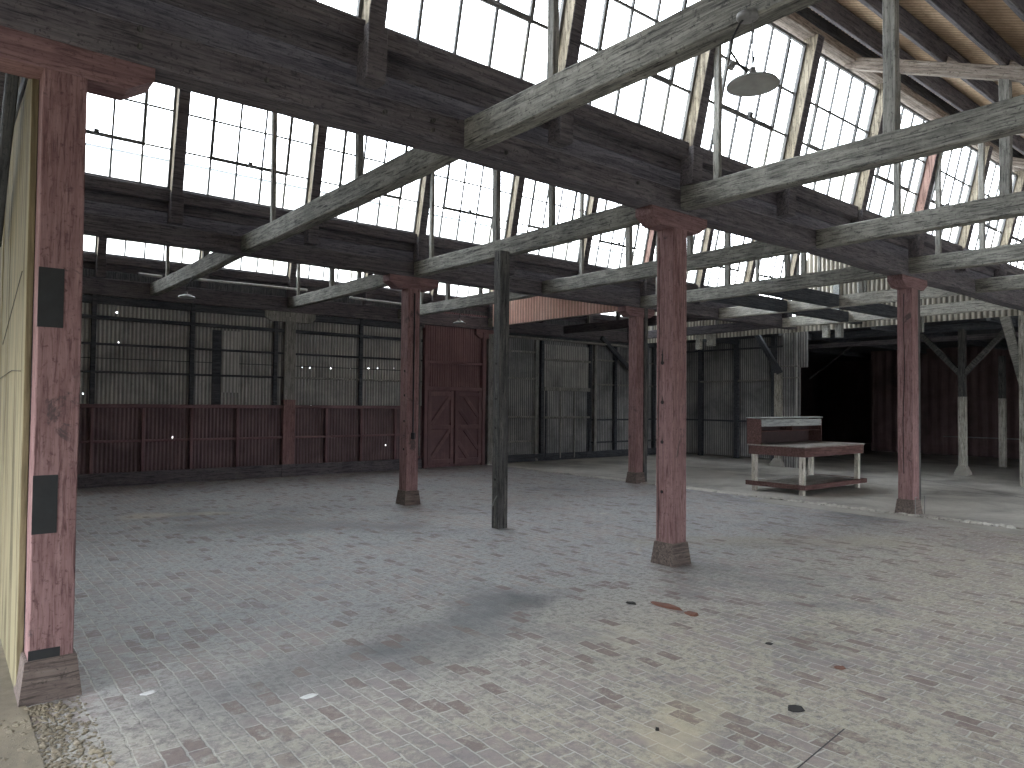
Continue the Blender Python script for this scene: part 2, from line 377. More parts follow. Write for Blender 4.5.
def corrugated(name, L, z0, z1, mat, parent=None, period=.070, amp=.013, holes=(), top=None, seg=6):
    """sheet waving in local y, running along local x; top(x) gives a sloping upper edge; holes are rust holes (x, z, r)"""
    bm = bmesh.new(); n = max(2, int(L/period*seg))
    zs = {z0, z1}
    for hx, hz, hr in holes: zs |= {hz-hr, hz+hr}
    zs = sorted(z for z in zs if z0 <= z <= z1)
    if top is None and len(zs) == 2: zs = [z0, (z0+z1)/2, z1]
    cols = []
    for i in range(n+1):
        x = L*i/n; y = amp*math.sin(2*PI*x/period)
        zt = top(x) if top else z1
        cols.append([bm.verts.new((x, y, z0+(z-z0)*(zt-z0)/(z1-z0) if top else z)) for z in zs])
    for i in range(n):
        xm = L*(i+.5)/n
        for k in range(len(zs)-1):
            zm = (zs[k]+zs[k+1])/2
            if any(abs(xm-hx) < hr*.8 and abs(zm-hz) < hr for hx, hz, hr in holes): continue
            bm.faces.new((cols[i][k], cols[i+1][k], cols[i+1][k+1], cols[i][k+1]))
    return bm_obj(name, bm, mat, parent, smooth=True)

# ---------------------------------------------------------------- floor
fl = box('floor', (-9, -9.5, -.12), (10.12, YW+.3, 0), 'brick'); struct(fl, 'worn dusty brick paving laid in courses toward the back wall')
ap = box('trim_1', (10.125, -9.5, -.12), (10.60, 2.2, .004), 'apron'); struct(ap, 'pale smooth concrete strip between brick paving and floor groove')
ap2 = box('trim_2', (10.125, 2.2, -.12), (10.60, YW+.3, .0), 'brick'); struct(ap2, 'brick paving beside the rubble-filled groove')
cf = box('floor_1', (10.80, -9.5, -.12), (31.1, 16, 0), 'concrete'); struct(cf, 'grey concrete slab on the right of the brick paving')
gb = box('trim_3', (10.60, -9.5, -.12), (10.80, YW+.3, -.035), 'dirt'); struct(gb, 'shallow dark groove along the edge of the concrete slab')
bm = bmesh.new(); rr = random.Random(3)
for k in range(1500):
    y = 9.9 - abs(rr.gauss(0, 1))*0 - rr.random()**1.0*11.3
    if y < 2.6 and rr.random() < .55: continue
    s = rr.uniform(.02, .045)
    v = bmesh.ops.create_icosphere(bm, subdivisions=1, radius=s)['verts']
    cx, cy = rr.uniform(10.60, 10.82), y
    for q in v: q.co = Vector((q.co.x*rr.uniform(.8, 1.2)+cx, q.co.y*rr.uniform(.8, 1.3)+cy, q.co.z*.6+.002))
o = bm_obj('rubble', bm, 'rubble_stone'); tag(o, 'pale crushed rubble filling the groove between brick and concrete', 'rubble', kind='stuff')
bm = bmesh.new()
for (x0, y0, x1, y1) in ((12.1, -3.6, 15.6, .9), (15.6, .9, 16.9, 2.6), (14.6, -3, 14.62, 9.4), (10.9, 6.6, 18.2, 6.62)):
    d = Vector((x1-x0, y1-y0, 0)); n_ = Vector((-d.y, d.x, 0)).normalized()*.011
    a, b = Vector((x0, y0, .0015)), Vector((x1, y1, .0015))
    bm.faces.new([bm.verts.new(p) for p in (a-n_, b-n_, b+n_, a+n_)])
o = bm_obj('trim_4', bm, 'patch'); struct(o, 'dark joints across the concrete slab')
bm = bmesh.new()
a, b = Vector((2.45, -2.94, .0012)), Vector((3.0, -2.88, .0012)); n_ = Vector((-.06, .55, 0)).normalized()*.0035
bm.faces.new([bm.verts.new(p) for p in (a-n_, b-n_, b+n_, a+n_)])
o = bm_obj('trim_5', bm, 'patch'); struct(o, 'straight saw cut across the bricks in the foreground')

# ---------------------------------------------------------------- girders (along x)
def girder(x0, x1, y, label, mat='girder', w=.24, z=None, h=HT-HB, sag=0, group=None):
    zc = (HB+HT)/2 if z is None else z
    o = timber('girder', (x0, y, zc), (x1, y, zc), w, h, mat, sag=sag, bev=.012, rough=.006)
    return tag(o, label, 'beam', group)
gb_ = [(-2.7, 2.62), (2.62, 7.96), (7.96, 13.3), (13.3, 16.75)]
rowname = ['front row of columns', 'second row of columns', 'back wall columns']
segname = ['leftmost length', 'length second from left', 'length third from left', 'rightmost length']
GIR = {}
for j in range(3):
    for k, (a, b) in enumerate(gb_):
        o = girder(a, b, j*SB, f'dark brown girder over the {rowname[j]}, {segname[k]}', sag=.0 if j else (.03 if k == 0 else .02), **(dict(z=3.64, h=.32) if j == 2 else {}))
        GIR[(j, k)] = o
# bolt heads on the near girder
def bolts(parent, pts, r=.022, nrm=(0, -1, 0)):
    for p in pts:
        loc = parent.matrix_basis.inverted() @ Vector(p)
        nn = parent.matrix_basis.to_3x3().inverted() @ Vector(nrm)
        disc('bolt_head', loc, nn, r*.8, 'darkpost', parent, depth=.03)
bolts(GIR[(0, 0)], [(.32, -.125, 3.72), (.32, -.125, 3.62), (1.05, -.125, 3.64), (1.9, -.125, 3.66), (2.3, -.125, 3.70), (2.3, -.125, 3.63)])
bolts(GIR[(0, 1)], [(3.0, -.125, 3.62), (4.6, -.125, 3.7)])
# two extra dark girders in the concrete bay
girder(10.78, 16.6, 2.35, 'dark intermediate girder above the bench, nearer of two', 'dark', .2)
girder(10.78, 16.6, 3.45, 'dark intermediate girder above the bench, farther of two', 'dark', .2)

# ---------------------------------------------------------------- tie beams (along y)
which = {0: 'leftmost above the pale boarded wall', .5: 'longest, crossing the top left of the view', 1: 'on the line of the nearest full column',
         1.5: 'next right of the one over the nearest full column', 2: 'on the line of the right red column', 2.5: 'over the middle of the concrete slab',
         3: 'over the pale posts', 3.5: 'nearest the cream gable'}
ORD = ['first', 'second', 'third', 'fourth', 'fifth', 'sixth', 'seventh', 'eighth', 'ninth', 'tenth', 'eleventh', 'twelfth', 'thirteenth']
TIE = {}
for i in (0, .5, 1, 1.5, 2, 2.5, 3):
    x = i*SA - .01
    for k, (y0, y1, nm) in enumerate(((-5.35, -.115, 'in front of the near girder'), (.115, SB-.115, 'between near and middle girders'), (SB+.115, 2*SB-.125, 'between middle and back girders'))):
        if i == 0 and k == 0: continue
        if i == 3.5 and k == 0: continue
        mat = 'tie' if (i < 2 or (i == 2 and k != 1)) else ('dark' if i == 3.5 else 'tie_white')
        if i == 2: mat = 'tie'
        if i == 2.5 and k == 0: mat = 'tie'
        if i >= 2.5 and k == 2: mat = 'girder'  # darker timber paints in the gloom of the windowless bay
        o = timber('tie_beam', (x, y0, (HB+HT)/2), (x, y1, (HB+HT)/2), .135, HT-HB, mat, bev=.012, rough=.012, sag=(.02 if i in (.5, 1) else .01))
        tag(o, f'{"whitish" if mat=="tie_white" else "dark" if mat in ("dark", "girder") else "grey weathered"} tie beam {nm}, {which[i]}', 'beam')
        TIE[(i, k)] = o

# ---------------------------------------------------------------- columns
def bolster(parent, mat='redx', half=.44, z0=3.37, z1=3.56, d=.215):
    bm = bmesh.new(); cx = .14
    pts = [(-half, z1), (half, z1), (half, z0+.09), (half-.02, z0+.075), (half-cx, z0), (-half+cx, z0), (-half+.02, z0+.075), (-half, z0+.09)]
    fr = [bm.verts.new((x, -d/2, z)) for x, z in pts]; bk = [bm.verts.new((x, d/2, z)) for x, z in pts]
    n_ = len(pts)
    bm.faces.new(fr); bm.faces.new(bk[::-1])
    for k in range(n_): bm.faces.new((fr[k], bk[k], bk[(k+1) % n_], fr[(k+1) % n_]))
    return bm_obj('bolster', bm, mat, parent)
def plinth(parent, mat='plinth', top=.118, bot=.143, h=.215):
    bm = bmesh.new()
    v = []
    for z, r in ((0, bot), (h, top), (h+.005, top-.01)):
        v.append([bm.verts.new((sx*r, sy*r, z)) for sx, sy in ((-1, -1), (1, -1), (1, 1), (-1, 1))])
    for a in (0, 1):
        for k in range(4): bm.faces.new((v[a][k], v[a][(k+1) % 4], v[a+1][(k+1) % 4], v[a+1][k]))
    bm.faces.new(v[0][::-1]); bm.faces.new(v[2])
    return bm_obj('plinth', bm, mat, parent)
def column(x, y, label, mat='red', cap='redx', holes=(), w=.215, base=True, capon=True, pm='plinth'):
    e = empty('timber_column', (x, y, 0)); tag(e, label, 'column')
    s = post('shaft', 0, 0, .18 if base else 0, 3.38, w, w, mat, e)
    if base: plinth(e, pm)
    if capon: bolster(e, cap)
    for (yy, zz, r) in holes: disc('bolt_hole', (-w/2-.001, yy, zz), (-1, 0, 0), r, 'hole', e, depth=.008)
    return e
OX, OY = -.05, .01
cL = column(-.03, OY, 'large dull red column at the left edge with black painted patches', w=.205)
for (x0, x1, z0, z1) in ((-.1025, .015, 1.98, 2.30), (-.1025, .01, .88, 1.19), (-.1025, .04, .215, .27)):
    box('black_patch', (x0, -.1065, z0), (x1, -.1015, z1), 'patch', cL)
cM = column(SA+OX, OY, 'nearest full dull red column, centre right, with blackened bolt holes', holes=((.03, 2.02, .022), (.03, 2.10, .012), (.03, 1.62, .02), (.03, 1.22, .02), (.03, .72, .018)))
for (z0, z1, hw) in ((2.02, 2.19, .014), (1.62, 1.70, .01), (1.22, 1.29, .009)):      # scorch tongues above the holes
    bm = bmesh.new(); bm.faces.new([bm.verts.new(p) for p in ((-.1085, .03-hw, z0), (-.1085, .03, z1), (-.1085, .03+hw, z0))]); bm_obj('scorch_mark', bm, 'hole', cM)
bm = bmesh.new(); tube(bm, [(-.109, .075, .25), (-.109, .079, 1.2), (-.109, .072, 2.2), (-.109, .078, 3.3)], .004, 5); bm_obj('split', bm, 'hole', cM)
cR = column(2*SA+.21, OY, 'right dull red column standing on the groove with a long split', pm='plinth')
bm = bmesh.new(); tube(bm, [(-.109, .02, .6), (-.109, .03, 1.4), (-.109, .0, 2.2), (-.109, .02, 2.9), (-.109, .01, 3.3)], .006, 5); bm_obj('split', bm, 'hole', cR)
bm = bmesh.new(); tube(bm, [(-.155, -.157, .02), (-.155, -.157, .27), (-.12, -.165, .27)], .008, 5); tube(bm, [(.17, -.157, 0), (.17, -.157, .25), (.13, -.165, .27)], .008, 5); bm_obj('iron_strap', bm, 'steel', cR)
c11 = column(SA+OX, SB+OY, 'dull red column of the second row with four bolt holes', holes=((-.03, 2.08, .022), (-.03, 1.70, .02), (-.03, 1.30, .022), (-.03, .86, .022)))
bm = bmesh.new(); tube(bm, [(.0, -.118, 1.1), (.0, -.118, 3.3)], .012, 6); tube(bm, [(.0, -.125, 1.02), (.0, -.125, 1.12)], .035, 6); bm_obj('conduit', bm, 'wire', c11)
c21 = column(2*SA+OX, SB+OY, 'dull red column of the second row beside the rubble strip')
post('side_post', .17, -.02, 0, 3.56, .10, .20, 'darkpost', c21)
post('side_post', .165, -.0, 0, 3.56, .09, .19, 'darkpost', cR)
# wall columns (grey above, red below)
e = empty('timber_column', (SA, 2*SB-.02, 0)); tag(e, 'grey wall column with red painted lower half, left of the red doors', 'column')
post('shaft', 0, 0, 1.62, 3.38, .24, .22, 'stick', e); lo = post('painted_shaft', 0, 0, .25, 1.62, .26, .24, 'red', e); lo['label'] = 'dull red lower half'
plinth(e, 'girder', .14, .16, .25); bolster(e, 'stick', half=.55, z0=3.27, z1=3.48)
e = empty('timber_column', (2*SA+.06, 2*SB-.02, 0)); tag(e, 'grey wall column right of the red doors with a red bolster', 'column')
post('shaft', 0, 0, 0, 3.38, .22, .22, 'stick', e); bolster(e, 'redx', half=.5, z0=3.25, z1=3.48)
# dark slender post under the tie beam
e = empty('timber_post', (5.12, 2.62, 0)); tag(e, 'slender blackened post propping a tie beam, standing alone on the bricks', 'post')
post('shaft', 0, 0, 0, 3.55, .155, .135, 'darkpost', e)
for z in (2.1, 1.65, 1.28, .62): disc('bolt_hole', (-.079, .0, z), (-1, 0, 0), .018, 'hole', e, depth=.01)
bm = bmesh.new(); tube(bm, [(-.082, .04, .28), (-.085, -.0, .36), (-.082, -.05, .42)], .008, 5); bm_obj('strap', bm, 'steel', e)
# pale posts of the concrete bay
def ypost(x, y, label, z0=0, ztop=3.45, w=.15, brace=1, foot=True, mat='bark', blen=.95, bz=2.38):
    e = empty('timber_post', (x, y, 0)); tag(e, label, 'post')
    post('shaft', 0, 0, 0, min(ztop, 1.85), w, w, mat, e)
    if ztop > 1.9: post('upper_shaft', 0, 0, 1.85, ztop, w*.95, w*.95, 'darkpost' if ztop > 2.5 else mat, e)
    if foot: plinth(e, 'apron', w*.6, w*1.05, .2)
    for s in ((-1, 1) if brace == 1 else (brace,) if brace else ()):
        s = 1 if s > 0 else -1
        timber('knee_brace', (0, s*.03, bz), (0, s*blen, ztop-.02), .09, .12, 'darkpost', e)
    return e
ypost(18.43, 1.86, 'pale post with two knee braces spreading like a Y at the annex opening')
ypost(21.95, 2.1, 'thin pale post standing inside the dark annex', ztop=3.0, w=.15, brace=0, foot=False)
ypost(16.8, 5.62, 'pale mottled post behind the bench with a dark knee brace', ztop=2.45, w=.2, brace=0)
post_x = empty('timber_post', (16.78, .12, 0)); tag(post_x, 'grey post at the right picture edge with a steep brace', 'post')
post('shaft', 0, 0, 0, 3.55, .22, .22, 'bark', post_x)
timber('knee_brace', (-.02, .02, 2.0), (-.02, .42, 3.72), .11, .17, 'stick', post_x)
o = timber('knee_brace', (16.7, 5.55, 2.45), (16.7, 6.35, 3.7), .10, .14, 'dark'); tag(o, 'dark diagonal brace above the pale post behind the bench', 'brace')
o = timber('knee_brace', (16.3, 10.12, 2.45), (14.75, 10.12, 3.55), .10, .13, 'dark'); tag(o, 'dark diagonal brace against the corrugated wall near the corner', 'brace')
o = post('corner_post', 16.62, 10.08, 0, 3.6, .2, .16, 'dark'); tag(o, 'dark post against the back wall left of the corner', 'post')
# hanging blocks below the concrete bay timbers
for n_, (x, y, z0, w, m) in enumerate(((16.09, 3.98, 3.24, .15, 'tie_white'), (16.09, 3.66, 3.22, .15, 'stick'), (16.09, 1.90, 3.22, .17, 'stick'), (16.09, 7.25, 3.22, .22, 'tie_white'), (16.09, 7.65, 3.15, .15, 'tie_white'))):
    o = box('hanging_block', (x-.06, y-w/2, z0), (x+.06, y+w/2, 3.62), m, bev=.006)
    tag(o, ['white wooden block hanging below the beams above the bench', 'grey wooden block hanging just right of the white one', 'small grey block hanging beside the right red column',
            'pale block hanging before the dark end wall, right of its pair', 'pale block hanging before the dark end wall, left of its pair'][n_], 'block')

# ---------------------------------------------------------------- sawtooth roof
TILT = math.atan(.23)
def glaze_y(j, z): return j*SB - .14 - .23*(z-4.2)
W0, BAYW = -1.777, SA/3
NWIN = 11
# one window: frame, muntins, sash, glass
def window_meshes():
    L = BAYW-.13; H = 1.50; b = .022
    bf = bmesh.new()
    for (x0, x1, z0, z1) in ((0, L, 0, .03), (0, L, H-.03, H), (0, .025, .03, H-.03), (L-.025, L, .03, H-.03)):
        add_box(bf, (x0, -.02, z0), (x1, .02, z1))
    bmn = bmesh.new(); zz = (.49, .95)
    for k in range(1, 5): add_box(bmn, (L*k/5-b/2, -.012, .03), (L*k/5+b/2, .012, H-.03))
    for z in zz:
        add_box(bmn, (.025, -.011, z-b/2), (L-.025, .011, z+b/2))
    bs = bmesh.new(); s0, s1 = L/5, L*4/5; w = .036
    for (x0, x1, z0, z1) in ((s0-w/2, s1+w/2, zz[0]-.022, zz[0]+.022), (s0-w/2, s0+w/2, zz[0]+.02, H-.06), (s1-w/2, s1+w/2, zz[0]+.02, H-.06)):
        add_box(bs, (x0, -.024, z0), (x1, .0, z1))
    bl = bmesh.new(); add_box(bl, (L*.48, -.07, zz[0]-.01), (L*.51, -.03, zz[0]+.05)); tube(bl, [(L*.5, -.05, zz[0]+.02), (L*.56, -.10, zz[0]-.03), (L*.60, -.11, zz[0]-.02)], .006, 5)
    bg_ = bmesh.new()
    bg_.faces.new([bg_.verts.new(p) for p in ((.01, .006, .01), (L-.01, .006, .01), (L-.01, .006, H-.01), (.01, .006, H-.01))])
    out = []
    for nm, bm, mt in (('window_frame', bf, 'muntin'), ('glazing_bars', bmn, 'muntin'), ('vent_sash', bs, 'muntin'), ('sash_latch', bl, 'muntin'), ('glass_panes', bg_, 'glass')):
        bmesh.ops.recalc_face_normals(bm, faces=bm.faces)
        me = bpy.data.meshes.new(nm); bm.to_mesh(me); bm.free(); me.materials.append(MT[mt]); out.append((nm, me))
    return out
WM = window_meshes()
wcount = 0
rows = ['lowest sill, front row', 'middle row', 'back row over the corrugated wall']
for j in range(3):
    for k in range(NWIN+1):
        x0 = W0 + (k)*BAYW - .03 + .065
        if x0+BAYW > XR+.2: break
        if j == 2 and 10.3 < x0 < 14.0:
            o = box(f'trim_{30+k}', (x0-.06, -.02, 0), (x0+BAYW-.07, .02, 1.5), 'dark'); o.location = (0, glaze_y(j, 4.22), 4.22); o.rotation_euler = (TILT, 0, 0); struct(o, 'boarded-up skylight bay'); continue
        wcount += 1
        e = empty(f'window_{wcount}', (x0, glaze_y(j, 4.22), 4.22)); e.rotation_euler = (TILT, 0, 0)
        struct(e)
        for nm, me in WM:
            c = bpy.data.objects.new(nm, me); COL.objects.link(c); c.parent = e
    # mullion posts
    for k in range(NWIN+1):
        x = W0 + k*BAYW - .03
        if x > XR: break
        mat = 'mul_red' if (j == 0 and k == 7) or (j == 1 and k == 7) else 'mul'
        y0, y1 = glaze_y(j, 4.12)-.05, glaze_y(j, 5.74)-.05
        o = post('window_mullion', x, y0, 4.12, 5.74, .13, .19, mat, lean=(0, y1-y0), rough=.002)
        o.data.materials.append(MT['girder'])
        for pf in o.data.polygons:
            if pf.normal.y < -.6: pf.material_index = 1  # room-facing sides darkened: backlit shade put into the colour
        f_ = post('mullion_foot', 0, -.03, -.325, .04, .15, .16, 'girder', o, lean=(0, -.02), rough=.002)  # same timber, coloured darker to paint in the shade below the sill
        side = ['front', 'middle', 'back'][j]
        tag(o, f'{ORD[k]} timber mullion from the left in the {side} skylight row, {"red-stained" if mat=="mul_red" else "bare brown"}', 'mullion', f'window mullions of the {side} row')
    s_ = ['front', 'middle', 'back'][j]
    yj = j*SB
    o = timber('window_sill', (XL, yj-.15, 4.135), (XR, yj-.15, 4.135), .16, .15, 'girder'); tag(o, f'long dark sill timber under the {s_} row of sloping windows', 'sill')
    o = timber('sill_board', (XL, yj-.10, 4.0), (XR, yj-.10, 4.0), .05, .12, 'girder'); tag(o, f'thin brown board below the sill of the {s_} row of windows', 'board')
    o = timber('window_header', (XL, glaze_y(j, 5.78)-.0, 5.79), (XR, glaze_y(j, 5.78), 5.79), .20, .11, 'rafter'); tag(o, f'header timber along the top of the {s_} row of windows', 'header')
    o = timber('ridge_board', (XL, glaze_y(j, 5.95)-.05, 5.95), (XR, glaze_y(j, 5.95)-.05, 5.95), .05, .22, 'dark'); tag(o, f'dark ridge board above the {s_} row of windows', 'board')
    o = box(f'trim_{20+j}', (XL, yj-.02, HT-.02), (XR, yj+.03, 4.1), 'darkpost' if j == 2 else 'girder'); struct(o, f'dark boarding between girder and window sill of the {s_} row')
    # roof sheet (corrugations run up the slope)
    ytop, ylow = yj-.42, yj-5.05
    ztop = 6.06; zlow = ztop-SLOPE*(ytop-ylow)
    bm = bmesh.new(); per, am = .076, .009; Lx = XR-XL; n_ = int(Lx/per*4)
    prev = None
    for i in range(n_+1):
        x = XL+Lx*i/n_; d = am*math.sin(2*PI*x/per)
        cur = [bm.verts.new((x, y, z+d)) for y, z in ((ytop, ztop), (yj-2.7, ztop-SLOPE*(ytop-yj+2.7)), (ylow, zlow))]
        if prev:
            for q in (0, 1): bm.faces.new((prev[q], cur[q], cur[q+1], prev[q+1]))
        prev = cur
    o = bm_obj('ceiling' if j == 0 else f'ceiling_{j}', bm, 'roof', smooth=True); struct(o, f'brown roof sheeting sloping down from the {s_} window row')
    bm = bmesh.new()
    for v in (0,): add_box(bm, (XL, -2.35, -.004), (XR+.1, 2.35, .004))
    o = bm_obj(f'roof_cladding', bm, 'pale_roof'); o.rotation_euler = (math.atan(SLOPE), 0, 0); o.location = (0, (ytop+ylow)/2, (ztop+zlow)/2+.03); o.scale = (1, math.hypot(ytop-ylow, ztop-zlow)/4.7, 1)
    o.name = f'trim_{11+j}'; struct(o, 'pale outer roof cladding')
    # gutter board
    o = box(f'trim_{7+j}', (XL, ylow-.10, 4.02), (XR, ylow+.14, 4.05), 'dark'); struct(o, 'dark valley gutter board')
    # purlins
    def zr(y): return ztop-SLOPE*(ytop-y)
    names = ['highest', 'second', 'third', 'fourth', 'fifth', 'sixth', 'seventh']
    for q in range(7):
        y = yj-.98-.58*q
        z = zr(y)-.105
        o = timber('purlin', (XL, y, z), (XR, y, z), .07, .17, 'girder', upv=Vector((0, -SLOPE, 1)).normalized()); tag(o, f'long purlin under the {s_} roof slope, {names[q]} below the ridge', 'purlin', f'purlins under the {s_} roof slope')
    # trusses
    for i in (0, .5, 1, 1.5, 2, 2.5, 3):
        x = i*SA
        if i == 3.5: x -= .12
        za = zr(yj-.5)-.27; zb = zr(yj-4.95)-.27
        e = timber('rafter', (x, yj-.42, za+.035), (x, yj-4.95, zb), .085, .14, 'rafter', upv=Vector((0, -SLOPE, 1)).normalized())
        tag(e, f'brown rafter of the {s_} roof on the {ORD[int(i*2)]} tie line from the left', 'rafter', f'rafters of the {s_} slope')
        inv = e.matrix_basis.inverted()
        if j == 0:
            for q in range(7):
                y = yj-1.05-.58*q; zt = zr(y)-.215
                bm = bmesh.new(); tri = [(y-.10, zt-.04), (y+.05, zt+.03), (y+.03, zt+.10)]
                f1 = [bm.verts.new(inv @ Vector((x-.035, a, b))) for a, b in tri]; f2 = [bm.verts.new(inv @ Vector((x+.035, a, b))) for a, b in tri]
                bm.faces.new(f1); bm.faces.new(f2[::-1])
                for t in range(3): bm.faces.new((f1[t], f2[t], f2[(t+1) % 3], f1[(t+1) % 3]))
                bm_obj('cleat', bm, 'rafter', e)
        offs = [(-1.05, .07, 'second'), (-2.12, .10, 'third'), (-3.3, .08, 'lowest')]
        if i in (1, 2, 3): offs = [(-.5, .07, 'tallest')] + offs
        if i == .5: offs = [(-1.05, .07, 'upper'), (-3.35, .08, 'lowest')]
        if i == 1: offs = [offs[0], (-2.12, .10, 'third'), (-3.25, .08, 'lowest')]
        for (dy, w, nm) in offs:
            y = yj+dy
            if y < -4.4: continue
            o = post('truss_strut', x, y, HT-.01, zr(y)-.33, w*.75, w, 'stick', rough=.008)
            tag(o, f'{nm} strut of the {s_} roof truss on the {ORD[int(i*2)]} tie line from the left', 'strut', f'upright struts under the {s_} slope')

# gables at the right end and the salmon panel
for j in range(3):
    yj = j*SB
    ylo, yhi = yj-5.02, yj+.26
    def top(s, yj=yj, yhi=yhi):
        y = yhi - s
        return max(3.9, min(6.02-SLOPE*(yj-.42-y), 4.1+(yj-.12-y)/.23))
    o = corrugated(f'wall_gable_{["near","middle","far"][j]}', yhi-ylo, 3.48, 6.05, 'sheet_cream', top=top, period=.11, amp=.026)
    o.rotation_euler = (0, 0, -PI/2); o.location = (XR+.03, yhi, 0); struct(o, f'cream corrugated gable closing the {["front","middle","back"][j]} roof bay')
j = 2
def top2(s):
    y = 2*SB-.35 - s
    return 5.95-SLOPE*(2*SB-.42-y)-.02
o = corrugated('corrugated_panel', 2*SB-.35-(SB+.3), 3.55, 5.95, 'sheet_pink', top=lambda s: max(4.05, top2(s)), period=.10, amp=.022)
o.rotation_euler = (0, 0, -PI/2); o.location = (2*SA-.10, 2*SB-.35, 0)
tag(o, 'salmon red corrugated panel between the second row column and the red doors', 'panel')
for i_, y in enumerate((3.35, 3.95)):
    o = post('gable_stud', XR-.04, y, 3.8, 4.7, .05, .16, 'white_board'); tag(o, ['cream stud on the gable, right of its pair', 'cream stud on the gable, left of its pair'][i_], 'stud')
o = timber('gable_rail', (XR-.05, 0.2, 4.22), (XR-.05, 4.4, 4.22), .05, .07, 'white_board'); tag(o, 'cream horizontal rail across the corrugated gable', 'rail')

# ---------------------------------------------------------------- back wall behind the third row
wb = empty('wall_back', (0, 0, 0)); struct(wb, 'corrugated iron back wall with studs and rails')
hol = [(2.06, 3.2, .011), (1.73, 2.58, .005), (1.91, 2.6, .006), (2.02, 2.6, .006), (2.1, 2.65, .011), (3.87, 2.38, .008), (3.88, 1.99, .008), (3.91, 1.51, .012), (3.06, .87, .016), (3.01, .83, .012),
       (4.58, 2.29, .006), (5.64, 2.32, .006), (5.82, 2.32, .009), (6.31, 2.33, .012), (6.79, 2.34, .007), (7.23, 2.36, .009), (7.46, 2.37, .009), (7.89, 2.39, .006), (5.86, 1.5, .007), (7.71, .58, .014), (1.55, 1.69, .010)]
sh = corrugated('upper_sheeting', 11.36, 1.47, 3.6, 'sheet', wb, holes=[(x+2.6-.0, z, r) for x, z, r in hol if z > 1.47]); sh.location = (-2.6, YW+.05, 0)
sl = corrugated('lower_sheeting', 11.36, .2, 1.47, 'sheet_red', wb, holes=[(x+2.6, z, r) for x, z, r in hol if z < 1.47]); sl.location = (-2.6, YW+.05, 0)
# patches of other sheets
p_ = corrugated('patch_sheet', .34, 1.75, 3.0, 'sheet', wb, period=.3, amp=.001); p_.location = (3.95, YW+.02, 0)
box('dark_strip', (3.76, YW+.015, 1.5), (3.93, YW+.03, 3.0), 'dark', wb)
def rail(z, x0, x1, h=.05, mat='dark', d=.07): return timber('rail', (x0, YW-d/2+.03, z), (x1, YW-d/2+.03, z), d, h, mat, wb)
for (x0, x1) in ((-2.6, 5.2), (5.46, 8.62)):
    rail(3.08, x0, x1, .07); rail(2.60, x0, x1, .04); rail(2.09, x0, x1, .04, 'stick' if x0 > 0 else 'dark')
    rail(1.47, x0, x1, .07, 'redframe'); rail(.82, x0, x1, .045, 'redframe')
    timber('base_board', (x0, YW-.02, .12), (x1, YW-.02, .12), .12, .25, 'girder', wb)
    timber('top_board', (x0, YW+.0, 3.40), (x1, YW+.0, 3.40), .06, .14, 'dark', wb)
def stud(x, z0, z1, w=.05, mat='dark', d=.08, pre=wb): return post('stud', x, YW-.01, z0, z1, w, d, mat, pre)
for x in (-1.9, .1, 1.68, 3.37, 5.03, 7.0, 8.5): stud(x, 1.5, 3.5, .08)
for x0, x1 in ((-2.6, 5.0), (5.5, 8.6)): box('sheet_lap', (x0, YW+.025, 2.335), (x1, YW+.035, 2.35), 'dark', wb)
for x in (-.9, 0, .85, 1.69, 2.53, 3.39, 4.27, 6.19, 7.03, 7.91, 8.5): stud(x, .25, 1.44, .05, 'redframe')
for y, nm in ((9.35, ''),): pass
# pipe along the wall
bm = bmesh.new(); tube(bm, [(3.0, 9.98, 3.93), (5.0, 9.98, 3.95), (5.6, 9.98, 3.96)], .028, 8); tube(bm, [(2.35, 9.98, 3.92), (2.75, 9.98, 3.91)], .028, 8)
o = bm_obj('conduit_pipe', bm, 'pipe', smooth=True); tag(o, 'pale pipe running under the back row of windows, left of the wall column', 'pipe')
bm = bmesh.new(); tube(bm, [(6.6, 9.98, 3.90), (8.9, 9.98, 3.86)], .028, 8)
o = bm_obj('conduit_pipe', bm, 'pipe', smooth=True); tag(o, 'pale pipe under the back windows seen beside the second row column', 'pipe')

# red double doors
d1 = empty('door_1', (0, 0, 0)); struct(d1, 'dark red double doors with diagonal bracing under a corrugated red panel')
box('backing_board', (8.5, YW+.05, 0), (10.9, YW+.07, 2.0), 'redframe', d1)
s_ = corrugated('transom_sheeting', 2.1, 1.93, 3.85, 'sheet_red', d1); s_.location = (8.72, YW+.03, 0); s_.data.materials[0] = MT['redframe']
timber('transom_rail', (8.75, YW-.02, 2.58), (10.55, YW-.02, 2.58), .06, .06, 'redframe', d1)
timber('door_head', (8.70, YW-.01, 1.93), (10.55, YW-.01, 1.93), .08, .09, 'redframe', d1)
post('door_jamb', 8.72, YW-.02, 0, 3.4, .09, .12, 'redframe', d1); post('door_jamb', 10.47, YW-.02, 0, 3.4, .09, .12, 'redframe', d1)
post('hanging_rod', 8.52, YW-.1, .3, 3.4, .03, .05, 'steel', d1)
